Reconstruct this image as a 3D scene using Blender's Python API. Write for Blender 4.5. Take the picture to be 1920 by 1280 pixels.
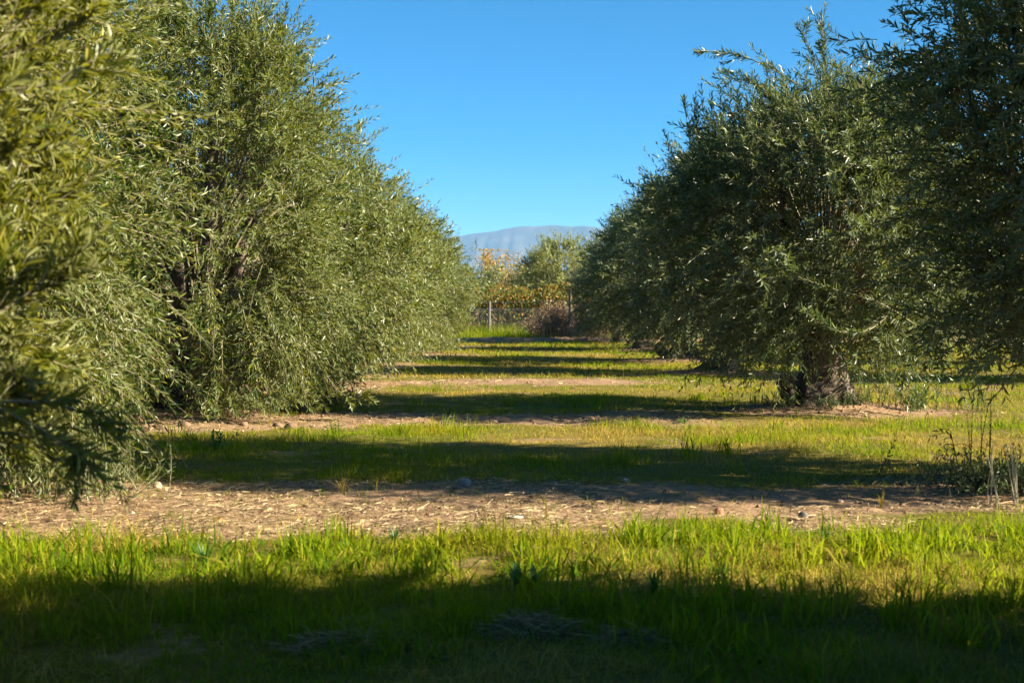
import bpy, math, random
import numpy as np
R = math.radians
sc = bpy.context.scene
for o in list(bpy.data.objects):
    bpy.data.objects.remove(o)

# ------------------------------------------------------------------ camera
FPX, VPX, HY = 2667.0, 990.0, 580.0            # 50 mm lens on the 1920 px wide photograph
cam_d = bpy.data.cameras.new('camera'); cam = bpy.data.objects.new('camera', cam_d)
sc.collection.objects.link(cam); sc.camera = cam
cam_d.lens = 50; cam_d.sensor_width = 36; cam_d.clip_start = 0.05; cam_d.clip_end = 40000
cam.location = (0, 0, 1.0)
cam.rotation_euler = (R(90) - math.atan((640 - HY) / FPX), 0, math.atan((VPX - 960) / FPX))
cam_d.dof.use_dof = True; cam_d.dof.focus_distance = 15.0; cam_d.dof.aperture_fstop = 6.3

# ------------------------------------------------------------------ light
SUN_EL, SUN_DX, SUN_DY = R(27), 1.0, -0.25      # towards the sun: right of and a little behind the camera
sx, sy = SUN_DX / math.hypot(SUN_DX, SUN_DY), SUN_DY / math.hypot(SUN_DX, SUN_DY)
w = bpy.data.worlds.new('World'); sc.world = w; w.use_nodes = True
nt = w.node_tree
sky = nt.nodes.new('ShaderNodeTexSky'); sky.sky_type = 'NISHITA'; sky.sun_disc = False
sky.sun_elevation = SUN_EL; sky.sun_rotation = math.atan2(sx, sy)
sky.altitude = 1500; sky.air_density = 0.55; sky.dust_density = 2.2; sky.ozone_density = 5.0
hs = nt.nodes.new('ShaderNodeHueSaturation'); hs.inputs['Saturation'].default_value = 1.35; hs.inputs['Hue'].default_value = 0.485
nt.links.new(sky.outputs[0], hs.inputs['Color'])
nt.links.new(hs.outputs[0], nt.nodes['Background'].inputs['Color'])
nt.nodes['Background'].inputs['Strength'].default_value = 0.05
sd = bpy.data.lights.new('sun', 'SUN'); so = bpy.data.objects.new('sun', sd); sc.collection.objects.link(so)
sd.energy = 5.0; sd.angle = R(0.53); sd.color = (1.0, 0.89, 0.67)
from mathutils import Vector
so.rotation_euler = Vector((sx * math.cos(SUN_EL), sy * math.cos(SUN_EL), math.sin(SUN_EL))).to_track_quat('Z', 'Y').to_euler()
sc.view_settings.view_transform = 'Standard'; sc.view_settings.look = 'None'
sc.view_settings.exposure = 2.1; sc.view_settings.gamma = 1.0
sc.render.engine = 'CYCLES'
sc.cycles.use_denoising = True
sc.cycles.denoiser = 'OPENIMAGEDENOISE'; sc.cycles.denoising_input_passes = 'RGB_ALBEDO_NORMAL'; sc.cycles.denoising_prefilter = 'ACCURATE'
sc.cycles.max_bounces = 4; sc.cycles.diffuse_bounces = 1; sc.cycles.glossy_bounces = 2
sc.cycles.transmission_bounces = 2; sc.cycles.volume_bounces = 1; sc.cycles.transparent_max_bounces = 4

# ------------------------------------------------------------------ helpers
def at(px, py, d):
    """the point that the photograph shows at pixel px, py, d metres ahead"""
    return np.array([(px - VPX) / FPX * d, d, 1.0 + (HY - py) / FPX * d])

def _hash(ix, iy, iz, seed):
    h = (ix.astype(np.int64) * 374761393 + iy.astype(np.int64) * 668265263 + iz.astype(np.int64) * 2147483647 + seed * 974711) & 0x7fffffff
    h = ((h ^ (h >> 13)) * 1274126177) & 0x7fffffff
    h = ((h ^ (h >> 16)) * 2246822519) & 0x7fffffff
    return ((h ^ (h >> 15)) & 0xffff) / 65535.0

def noise(x, y, z=0.0, seed=0):
    x, y, z = np.broadcast_arrays(np.asarray(x, float), np.asarray(y, float), np.asarray(z, float))
    ix, iy, iz = np.floor(x), np.floor(y), np.floor(z)
    fx, fy, fz = x - ix, y - iy, z - iz
    fx, fy, fz = [f * f * (3 - 2 * f) for f in (fx, fy, fz)]
    r = 0
    for a in (0, 1):
        for b in (0, 1):
            for c in (0, 1):
                r = r + _hash(ix + a, iy + b, iz + c, seed) * (fx if a else 1 - fx) * (fy if b else 1 - fy) * (fz if c else 1 - fz)
    return r

def fbm(x, y, z=0.0, seed=0, n=4):
    r, a, s = 0, 0.5, 0
    for k in range(n):
        r = r + a * noise(np.asarray(x) * 2 ** k, np.asarray(y) * 2 ** k, np.asarray(z) * 2 ** k, seed + k); s += a; a *= .5
    return r / s

def unit(v):
    return v / np.maximum(np.linalg.norm(v, axis=-1, keepdims=True), 1e-9)

class Geo:
    """collects polygons of any size; build() links them as ONE mesh object"""
    def __init__(s): s.v, s.loops, s.sizes, s.mat, s.n = [], [], [], [], 0
    def add(s, verts, faces, mat=0):
        verts = np.asarray(verts, np.float32).reshape(-1, 3); faces = np.asarray(faces, np.int64)
        s.v.append(verts); s.loops.append((faces + s.n).ravel()); s.sizes.append(np.full(len(faces), faces.shape[1]))
        s.mat.append(np.full(len(faces), mat)); s.n += len(verts)
    def each(s, block, faces, mat=0):
        """block (N,k,3): N copies of one small face pattern"""
        N, k = block.shape[:2]
        f = (np.asarray(faces)[None] + (np.arange(N) * k)[:, None, None]).reshape(-1, len(faces[0]))
        s.add(block.reshape(-1, 3), f, mat)
    def build(s, name, mats, parent=None, loc=(0, 0, 0), smooth=False):
        me = bpy.data.meshes.new(name)
        v = np.concatenate(s.v); lp = np.concatenate(s.loops).astype(np.int32); sz = np.concatenate(s.sizes).astype(np.int32)
        me.vertices.add(len(v)); me.vertices.foreach_set('co', v.ravel())
        me.loops.add(len(lp)); me.loops.foreach_set('vertex_index', lp)
        me.polygons.add(len(sz)); st = np.zeros(len(sz), np.int32); st[1:] = np.cumsum(sz)[:-1]
        me.polygons.foreach_set('loop_start', st)
        me.polygons.foreach_set('material_index', np.concatenate(s.mat).astype(np.int32))
        me.polygons.foreach_set('use_smooth', np.full(len(sz), smooth))
        for m in (mats if isinstance(mats, (list, tuple)) else [mats]): me.materials.append(m)
        me.update(calc_edges=True)
        o = bpy.data.objects.new(name, me); sc.collection.objects.link(o)
        o.location = loc
        if parent: o.parent = parent
        return o
    def tube(s, pts, rad, n=6, mat=0, rough=0.0, seed=0, rscale=6.0, cap=False):
        pts = np.asarray(pts, float); rad = np.asarray(rad, float); m = len(pts)
        T = unit(np.gradient(pts, axis=0)); ref = np.where(np.abs(T[:, 2:3]) > .9, [[1., 0, 0]], [[0., 0, 1]])
        A = unit(np.cross(T, ref)); 
        for i in range(1, m):                       # keep the frame from flipping
            A[i] = unit(A[i - 1] - T[i] * np.dot(A[i - 1], T[i]))
        B = np.cross(T, A); th = np.linspace(0, 2 * np.pi, n, endpoint=False)
        r = rad[:, None] * np.ones((1, n))
        if rough:
            q = pts[:, None] + 0.3 * (A[:, None] * np.cos(th)[None, :, None] + B[:, None] * np.sin(th)[None, :, None])
            r = r * (1 + rough * (2 * fbm(q[..., 0] * rscale, q[..., 1] * rscale, q[..., 2] * rscale * .5, seed, 3) - 1))
        P = pts[:, None] + r[..., None] * (A[:, None] * np.cos(th)[None, :, None] + B[:, None] * np.sin(th)[None, :, None])
        i, j = np.meshgrid(np.arange(m - 1), np.arange(n), indexing='ij'); k = (j + 1) % n
        s.add(P, np.stack([i * n + j, i * n + k, (i + 1) * n + k, (i + 1) * n + j], -1).reshape(-1, 4), mat)
        if cap:
            s.add(np.concatenate([P[-1], pts[-1:]]), [[q, (q + 1) % n, n] for q in range(n)], mat)

def smooth_path(pts, n=14):
    pts = np.asarray(pts, float); t = np.linspace(0, len(pts) - 1, n); i = np.clip(t.astype(int), 0, len(pts) - 2); f = (t - i)[:, None]
    p0, p1, p2, p3 = pts[np.maximum(i - 1, 0)], pts[i], pts[i + 1], pts[np.minimum(i + 2, len(pts) - 1)]
    return .5 * (2 * p1 + (p2 - p0) * f + (2 * p0 - 5 * p1 + 4 * p2 - p3) * f * f + (3 * p1 - p0 - 3 * p2 + p3) * f ** 3)

def tag(o, label=None, cat=None, group=None, kind=None):
    for k, v in (('label', label), ('category', cat), ('group', group), ('kind', kind)):
        if v: o[k] = v
    return o
def empty(name, loc, rz=0, s=1.0):
    o = bpy.data.objects.new(name, None); sc.collection.objects.link(o); o.location = loc; o.rotation_euler = (0, 0, rz); o.scale = (s, s, s)
    o.empty_display_size = .2
    return o
def copy_thing(root, loc, rz, s, label, group=None):
    r = root.copy(); sc.collection.objects.link(r); r.location = loc; r.rotation_euler = (0, 0, rz); r.scale = (s, s, s); r['label'] = label
    if group: r['group'] = group
    for ch in root.children:
        c = ch.copy(); sc.collection.objects.link(c); c.parent = r
        for g in ch.children:
            d = g.copy(); sc.collection.objects.link(d); d.parent = c
    return r

# ------------------------------------------------------------------ materials
def new_mat(name):
    m = bpy.data.materials.new(name); m.use_nodes = True; t = m.node_tree; t.nodes.clear()
    out = t.nodes.new('ShaderNodeOutputMaterial'); return m, t, out
def ramp(t, src, stops):
    r = t.nodes.new('ShaderNodeValToRGB'); e = r.color_ramp.elements
    while len(e) < len(stops): e.new(.5)
    for q, (p, c) in zip(e, stops): q.position = p; q.color = (*c, 1)
    t.links.new(src, r.inputs[0]); return r.outputs[0]
def tex(t, scale, detail=3, rough=.55, coord='Object', stretch=None):
    c = t.nodes.new('ShaderNodeTexCoord'); n = t.nodes.new('ShaderNodeTexNoise'); src = c.outputs[coord]
    if stretch:
        mp = t.nodes.new('ShaderNodeMapping'); mp.inputs['Scale'].default_value = stretch; t.links.new(src, mp.inputs[0]); src = mp.outputs[0]
    n.inputs['Scale'].default_value = scale; n.inputs['Detail'].default_value = detail; n.inputs['Roughness'].default_value = rough
    t.links.new(src, n.inputs['Vector']); return n.outputs['Fac']
def mix(t, fac, a, b, mode='MIX'):
    m = t.nodes.new('ShaderNodeMix'); m.data_type = 'RGBA'; m.blend_type = mode
    for s, v in ((m.inputs[0], fac), (m.inputs[6], a), (m.inputs[7], b)):
        if hasattr(v, 'is_output'): t.links.new(v, s)
        elif isinstance(v, tuple): s.default_value = (*v, 1)
        else: s.default_value = v
    return m.outputs[2]
def island(t):
    return t.nodes.new('ShaderNodeNewGeometry').outputs['Random Per Island']

def leaf_mat(name, stops, under, trans, rough=.42, spec=.5, tw=.35, patch=None):
    m, t, out = new_mat(name); g = t.nodes.new('ShaderNodeNewGeometry')
    col = ramp(t, g.outputs['Random Per Island'], stops)
    if patch:
        col = mix(t, ramp(t, tex(t, patch[0], 2), [(.48, (0, 0, 0)), (.68, (1, 1, 1))]), col, mix(t, .7, col, patch[1]))
    c2 = mix(t, g.outputs['Backfacing'], col, mix(t, .85, col, under)) if under else col
    p = t.nodes.new('ShaderNodeBsdfPrincipled'); t.links.new(c2, p.inputs['Base Color'])
    p.inputs['Roughness'].default_value = rough; p.inputs['Specular IOR Level'].default_value = spec
    tr = t.nodes.new('ShaderNodeBsdfTranslucent'); t.links.new(mix(t, .6, col, trans), tr.inputs['Color'])
    ms = t.nodes.new('ShaderNodeMixShader'); ms.inputs[0].default_value = tw
    t.links.new(p.outputs[0], ms.inputs[1]); t.links.new(tr.outputs[0], ms.inputs[2]); t.links.new(ms.outputs[0], out.inputs[0])
    return m

def rough_mat(name, stops, scale=6, rough=.9, bump=0.0, stretch=None, detail=5, bscale=None, use_island=False, spec=.3):
    m, t, out = new_mat(name); p = t.nodes.new('ShaderNodeBsdfPrincipled')
    src = island(t) if use_island else tex(t, scale, detail, .6, 'Object', stretch)
    t.links.new(ramp(t, src, stops), p.inputs['Base Color']); p.inputs['Roughness'].default_value = rough; p.inputs['Specular IOR Level'].default_value = spec
    if bump:
        b = t.nodes.new('ShaderNodeBump'); b.inputs['Strength'].default_value = bump; b.inputs['Distance'].default_value = .02
        t.links.new(tex(t, bscale or scale * 2, 6, .65, 'Object', stretch), b.inputs['Height']); t.links.new(b.outputs[0], p.inputs['Normal'])
    t.links.new(p.outputs[0], out.inputs[0]); return m

OLIVE = [(0, (.010, .030, .005)), (.40, (.028, .062, .009)), (.75, (.075, .115, .013)), (.94, (.20, .205, .026)), (1, (.34, .29, .06))]
M_leaf = leaf_mat('olive_leaf', OLIVE, (.135, .16, .06), (.40, .42, .015), rough=.40, spec=.30, tw=.27)
M_shadeleaf = leaf_mat('shade_tint_olive_leaf', [(0, (.010, .028, .008)), (.40, (.027, .058, .016)), (.75, (.070, .108, .028)), (.94, (.19, .205, .06)), (1, (.32, .29, .09))], (.145, .175, .09), (.34, .40, .04), rough=.36, spec=.36, tw=.22)  # olive leaf with the cool tone of shade mixed into its colour
M_backlitleaf = leaf_mat('backlit_tint_olive_leaf', [(0, (.014, .036, .005)), (.3, (.045, .075, .009)), (.65, (.125, .145, .014)), (.92, (.25, .235, .03)), (1, (.36, .30, .06))], (.17, .18, .06), (.46, .44, .015), rough=.40, spec=.30, tw=.34)  # olive leaf yellowed and brightened, backlight put into the colour
M_sunlitleaf = leaf_mat('sunlit_tint_olive_leaf', [(0, (.07, .10, .02)), (.5, (.15, .18, .035)), (1, (.27, .28, .08))], (.24, .27, .12), (.45, .45, .04), rough=.4, spec=.3, tw=.35)  # olive leaf lightened in colour so the far tree looks sunlit
M_twig = rough_mat('olive_twig', [(.3, (.11, .095, .055)), (.7, (.22, .19, .11))], 9, .8)
M_bark = rough_mat('olive_bark', [(.3, (.022, .016, .012)), (.5, (.085, .064, .046)), (.72, (.21, .165, .12))], 7, .92, 1.0, (1, 1, .35), 8)
M_grass = leaf_mat('green_grass', [(0, (.022, .080, .002)), (.5, (.085, .165, .003)), (.85, (.20, .24, .004)), (1, (.34, .28, .035))], None, (.42, .50, .008), rough=.7, spec=.08, tw=.45, patch=(.8, (.30, .23, .018)))
M_dry = leaf_mat('dry_grass', [(0, (.17, .115, .015)), (.5, (.36, .255, .035)), (1, (.50, .38, .085))], None, (.5, .38, .08), rough=.7, spec=.2, tw=.35)
M_straw = rough_mat('straw', [(0, (.05, .032, .018)), (.35, (.18, .115, .055)), (.72, (.45, .33, .165)), (1, (.64, .50, .29))], use_island=True, rough=.8)
M_heap = rough_mat('dry_cuttings', [(0, (.13, .085, .04)), (.6, (.30, .20, .09)), (1, (.46, .33, .16))], use_island=True, rough=.9, spec=.05)
M_weed = leaf_mat('weed_leaf', [(0, (.055, .085, .035)), (.6, (.11, .15, .055)), (1, (.20, .22, .10))], None, (.2, .3, .05), tw=.3)
M_broad = leaf_mat('broad_leaf', [(0, (.035, .10, .018)), (1, (.07, .16, .025))], None, (.2, .4, .03), rough=.4, tw=.35)
M_darkweed = rough_mat('dark_stem', [(.3, (.02, .022, .012)), (.7, (.05, .05, .025))], 20, .8)

# ------------------------------------------------------------------ ground
TRUNKS_R = [(2.93, 2.2), (3.2, 8.1), (2.92, 14.0), (2.97, 22.0), (2.94, 27.4), (2.88, 35.0)]
TRUNKS_L = [(-3.28, 3.2), (-3.2, 8.0), (-3.18, 13.7), (-3.25, 20.2), (-3.3, 26.5), (-3.25, 32.5), (-3.2, 38.5)]
STRIPS = [(7.15, 1.0), (13.0, .75), (19.2, .75), (25.2, .6), (31.3, .7), (37.4, .7)]
def sstep(a, b, x):
    t = np.clip((x - a) / (b - a), 0, 1); return t * t * (3 - 2 * t)
def dirt(x, y):
    """0 turf .. 1 bare earth"""
    x = np.asarray(x, float); y = np.asarray(y, float)
    wob = .55 * (fbm(x * .6, y * .6, 0, 11) - .5) * 2 + .45 * (fbm(x * 2.6, y * 2.6, 0, 12) - .5) * 2
    d = np.zeros(np.broadcast(x, y).shape)
    for c, h in STRIPS:
        k = 1.0 if c < 10 else .85
        f = sstep(h + .25, h - .3, np.abs(y - c + wob * (.6 if c < 10 else 1)))
        if c > 10: f = f * (.35 + .65 * sstep(2.3, .6, x))          # the strips fade on the right
        if c > 22: f = f * sstep(0, -2, x)
        d = np.maximum(d, k * f)
    left = sstep(-1.75, -2.5, x + wob * .8 + .3 * (noise(x * .5, y * .5, 0, 8) - .5)) * sstep(11.0, 12.0, y)
    d = np.maximum(d, .9 * left)
    d = np.maximum(d, .85 * sstep(-1.9, -2.7, x + wob) * sstep(5.3, 6.2, y) * sstep(8.6, 8.2, y))
    for tx, ty in TRUNKS_R[1:]:
        d = np.maximum(d, .95 * sstep(1.3, .5, np.hypot((x - tx) * .75, (y - ty + .15) * 1.3) + wob * .5))
    d = np.maximum(d, sstep(42.6, 43.0, y) * sstep(44.6, 44.1, y))
    d = d * (1 - .9 * sstep(.34, .15, np.hypot((x - .73) * .8, y - 6.5)))                    # turf breaking into the near strip
    d = d * (1 - .9 * sstep(.9, 1.9, x + wob) * sstep(7.15, 6.75, y + .3 * wob) * (y > 5))
    d = np.where((fbm(x * 1.8, y * 1.8, 0, 31) > .70) & (y > 3) & (y < 42), np.maximum(d, .45), d)
    return d
def ground_h(x, y):
    x = np.asarray(x, float); y = np.asarray(y, float)
    near = sstep(60, 40, y) * sstep(30, 20, np.abs(x))
    h = .07 * (fbm(x * .5, y * .5, 0, 3) - .5) + .035 * (fbm(x * 2.2, y * 2.2, 0, 5) - .5)
    for tx, ty in TRUNKS_R + TRUNKS_L:
        h = h + .09 * np.exp(-(((x - tx) ** 2 + (y - ty) ** 2) / .5))
    h = h + .16 * np.exp(-((y - 43.7) / .35) ** 2)                   # low earth bank before the fence
    h = h + dirt(x, y) * .02 * (fbm(x * 7, y * 7, 0, 77, 3) - .5) * 2
    return h * near

def axis(parts):
    return np.unique(np.concatenate(parts))
gx = axis([np.arange(-9, 9.01, .07), np.arange(-30, 30.1, .8), np.sign(np.linspace(-1, 1, 61)) * np.abs(np.linspace(-1, 1, 61)) ** 3 * 9000])
gy = axis([np.arange(1, 16, .06), np.arange(16, 50, .2), np.arange(-12, 70, 1.0), 70 + np.linspace(0, 1, 40) ** 3 * 11000, -np.linspace(0, 1, 12) ** 3 * 600 - 12])
X, Y = np.meshgrid(gx, gy); Z = ground_h(X, Y)
m_, t, out = new_mat('orchard_floor')
at_ = t.nodes.new('ShaderNodeAttribute'); at_.attribute_name = 'bare'
fine = tex(t, 14, 8, .7); mid = tex(t, 2.2, 5, .6); patch = tex(t, .7, 3, .5)
earth = mix(t, ramp(t, fine, [(.35, (0, 0, 0)), (.65, (1, 1, 1))]), (.15, .090, .050), (.40, .265, .16))
earth = mix(t, ramp(t, mid, [(.4, (0, 0, 0)), (.7, (1, 1, 1))]), earth, (.28, .18, .105))
turf = mix(t, ramp(t, fine, [(.3, (0, 0, 0)), (.7, (1, 1, 1))]), (.085, .085, .012), (.15, .135, .026))
turf = mix(t, ramp(t, patch, [(.4, (0, 0, 0)), (.6, (1, 1, 1))]), turf, (.16, .12, .03))
fac = t.nodes.new('ShaderNodeMath'); fac.operation = 'ADD'; t.links.new(at_.outputs['Fac'], fac.inputs[0])
mm = t.nodes.new('ShaderNodeMath'); mm.operation = 'MULTIPLY_ADD'; t.links.new(fine, mm.inputs[0]); mm.inputs[1].default_value = .5; mm.inputs[2].default_value = -.25
t.links.new(mm.outputs[0], fac.inputs[1]); fr = ramp(t, fac.outputs[0], [(.3, (0, 0, 0)), (.6, (1, 1, 1))])
p = t.nodes.new('ShaderNodeBsdfPrincipled'); t.links.new(mix(t, fr, turf, earth), p.inputs['Base Color']); p.inputs['Roughness'].default_value = .95
p.inputs['Specular IOR Level'].default_value = .1
b = t.nodes.new('ShaderNodeBump'); b.inputs['Strength'].default_value = .9; b.inputs['Distance'].default_value = .02
t.links.new(tex(t, 26, 8, .7), b.inputs['Height']); t.links.new(b.outputs[0], p.inputs['Normal']); t.links.new(p.outputs[0], out.inputs[0])
G = Geo(); ny, nx = X.shape
i, j = np.meshgrid(np.arange(ny - 1), np.arange(nx - 1), indexing='ij')
G.add(np.stack([X, Y, Z], -1), np.stack([i * nx + j, i * nx + j + 1, (i + 1) * nx + j + 1, (i + 1) * nx + j], -1).reshape(-1, 4))
ground = tag(G.build('ground', m_, smooth=True), kind='structure')
ba = ground.data.attributes.new('bare', 'FLOAT', 'POINT')
ba.data.foreach_set('value', dirt(X, Y).ravel().astype(np.float32))

# ------------------------------------------------------------------ mountain, 6 km off
ridge = np.array([(500, 500), (700, 478), (800, 455), (860, 437), (880, 433), (905, 430), (930, 427), (945, 423), (965, 418), (980, 417), (1000, 418), (1015, 416), (1030, 416), (1040, 415),
                  (1055, 417), (1075, 418), (1090, 416), (1110, 417), (1180, 425), (1300, 440), (1500, 470), (1800, 505)], float)
MD = 6000.0
mx = np.linspace(-1500, 2200, 420); my = np.linspace(MD - 1500, MD + 900, 130)
MX, MY = np.meshgrid(mx, my)
top = np.interp(MX * FPX / MD + VPX, ridge[:, 0], (HY - ridge[:, 1]) / FPX * MD)
u = np.clip((MY - (MD - 1500)) / 1500, 0, 1.6)
warp = 160 * (fbm(MX / 300, MY / 300, 0, 40) - .5)
gul = 1 - np.abs(2 * noise((MX + warp + .35 * MY) / 130, MY / 900, 0, 41) - 1)
gul2 = 1 - np.abs(2 * noise((MX + warp * .6 - .2 * MY) / 55, MY / 420, 0, 42) - 1)
base = np.where(u < 1, u ** 1.55, np.maximum(0, 1 - (u - 1) * 1.6))
MZ = top * base - 210 * (gul * .9 + gul2 * .4) * np.sin(np.pi * np.clip(u, 0, 1)) ** 1.0 * np.clip(top / 300, 0, 1) + 40 * np.sin(np.pi * np.clip(u, 0, 1)) * .6 + 8 * (fbm(MX / 60, MY / 60, 0, 43) - .5) * (u > .05)
MZ = np.minimum(MZ, top * np.clip((MY + 1) / MD, .1, 1.2)) - 12
G = Geo(); ny, nx = MX.shape; i, j = np.meshgrid(np.arange(ny - 1), np.arange(nx - 1), indexing='ij')
G.add(np.stack([MX, MY, MZ], -1), np.stack([i * nx + j, i * nx + j + 1, (i + 1) * nx + j + 1, (i + 1) * nx + j], -1).reshape(-1, 4))
M_mtn = rough_mat('mountain_scrub', [(.3, (.018, .018, .017)), (.55, (.045, .040, .034)), (.8, (.11, .095, .075))], .012, .95, detail=8)
tag(G.build('mountain', M_mtn, smooth=True), kind='structure')

# ------------------------------------------------------------------ shoots and leaves
def shoots(G, rng, org, dirv, length, bend, npair, LL, LW, hexa=True, twig_r=.0022, mt=0, ml=1, ang=(32, 62), jit=.35, sizes=None):
    """curved shoots (org + dir*t + bend*t^2) with opposite pairs of lance-shaped leaves"""
    N = len(org); dirv = unit(dirv); L = length[:, None]
    ts = np.linspace(0, 1, 5)
    P = org[:, None] + L[..., None] * (dirv[:, None] * ts[None, :, None] + bend[:, None] * (ts ** 2)[None, :, None])
    ref = unit(rng.normal(size=(N, 3))); T0 = unit(dirv + bend)
    A = unit(np.cross(T0, ref)); B = np.cross(T0, A)
    rr = twig_r * (1.3 - ts)[None, :, None]
    ring = np.stack([P + rr * (A * c + B * s_)[:, None] for c, s_ in ((1, 0), (-.5, .87), (-.5, -.87))], 2)    # N,5,3,3
    f = []
    for a in range(4):
        for q in range(3):
            f.append([a * 3 + q, a * 3 + (q + 1) % 3, (a + 1) * 3 + (q + 1) % 3, (a + 1) * 3 + q])
    G.each(ring.reshape(N, 15, 3), f, mt)
    K = npair * 2
    tl = np.repeat(np.linspace(.10, 1.0, npair), 2)[None] + rng.normal(0, .012, (N, K)); tl = np.clip(tl, 0, 1)[..., None]
    base = org[:, None] + L[..., None] * (dirv[:, None] * tl + bend[:, None] * tl ** 2)
    T = unit(dirv[:, None] + 2 * bend[:, None] * tl)
    ph = (np.repeat(np.arange(npair) * np.pi / 2, 2) + np.tile([0, np.pi], npair))[None] + rng.normal(0, .45, (N, K)) + rng.uniform(0, 6.3, (N, 1))
    Ai = unit(A[:, None] - T * np.sum(A[:, None] * T, -1, keepdims=True)); Bi = np.cross(T, Ai)
    Rv = Ai * np.cos(ph)[..., None] + Bi * np.sin(ph)[..., None]
    an = np.radians(rng.uniform(*ang, (N, K)) * np.linspace(1.1, .65, K)[None])[..., None]
    D = unit(T * np.cos(an) + Rv * np.sin(an) + rng.normal(0, jit * .35, (N, K, 3)) + np.array([0, 0, .04]))
    Nn = T * np.sin(an) - Rv * np.cos(an) + rng.normal(0, jit, (N, K, 3)) + np.array([0, 0, .35])
    Nn = unit(Nn - D * np.sum(Nn * D, -1, keepdims=True)); S = np.cross(D, Nn)
    prof = (.72 + .5 * np.sin(np.pi * np.clip(np.linspace(.1, .95, K), 0, 1)))[None]
    ln = LL * prof * rng.uniform(.75, 1.2, (N, K)); ln = ln[..., None]; wd = LW * rng.uniform(.8, 1.2, (N, K))[..., None] * .5
    keep = rng.random((N, K)) < .92
    cur = rng.uniform(-.02, .14, (N, K))[..., None]
    b0 = base; tip = base + D * ln - Nn * ln * cur
    if hexa:
        m1 = base + D * ln * .33 - Nn * ln * cur * .1; m2 = base + D * ln * .68 - Nn * ln * cur * .45; fo = Nn * wd * .45
        blk = np.stack([b0, m1 + S * wd * .92 + fo, m2 + S * wd * .85 + fo, tip, m2 - S * wd * .85 + fo, m1 - S * wd * .92 + fo], 2)[keep]
        G.each(blk, [[0, 1, 2, 3], [0, 3, 4, 5]][::-1] if False else [[0, 3, 2, 1], [0, 5, 4, 3]], ml)
    else:
        m1 = base + D * ln * .48 - Nn * ln * cur * .2
        blk = np.stack([b0, m1 + S * wd * 1.05, tip, m1 - S * wd * 1.05], 2)[keep]
        G.each(blk, [[0, 3, 2, 1]], ml)

def crown_profile(s, box=2.1):
    up = np.sqrt(np.clip(1 - (np.clip(s - .36, 0, 1) / .64) ** box, 0, 1))
    lo = .80 + .20 * np.sin(np.clip(s / .36, 0, 1) * np.pi / 2)
    return np.where(s > .36, up, lo)

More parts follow.
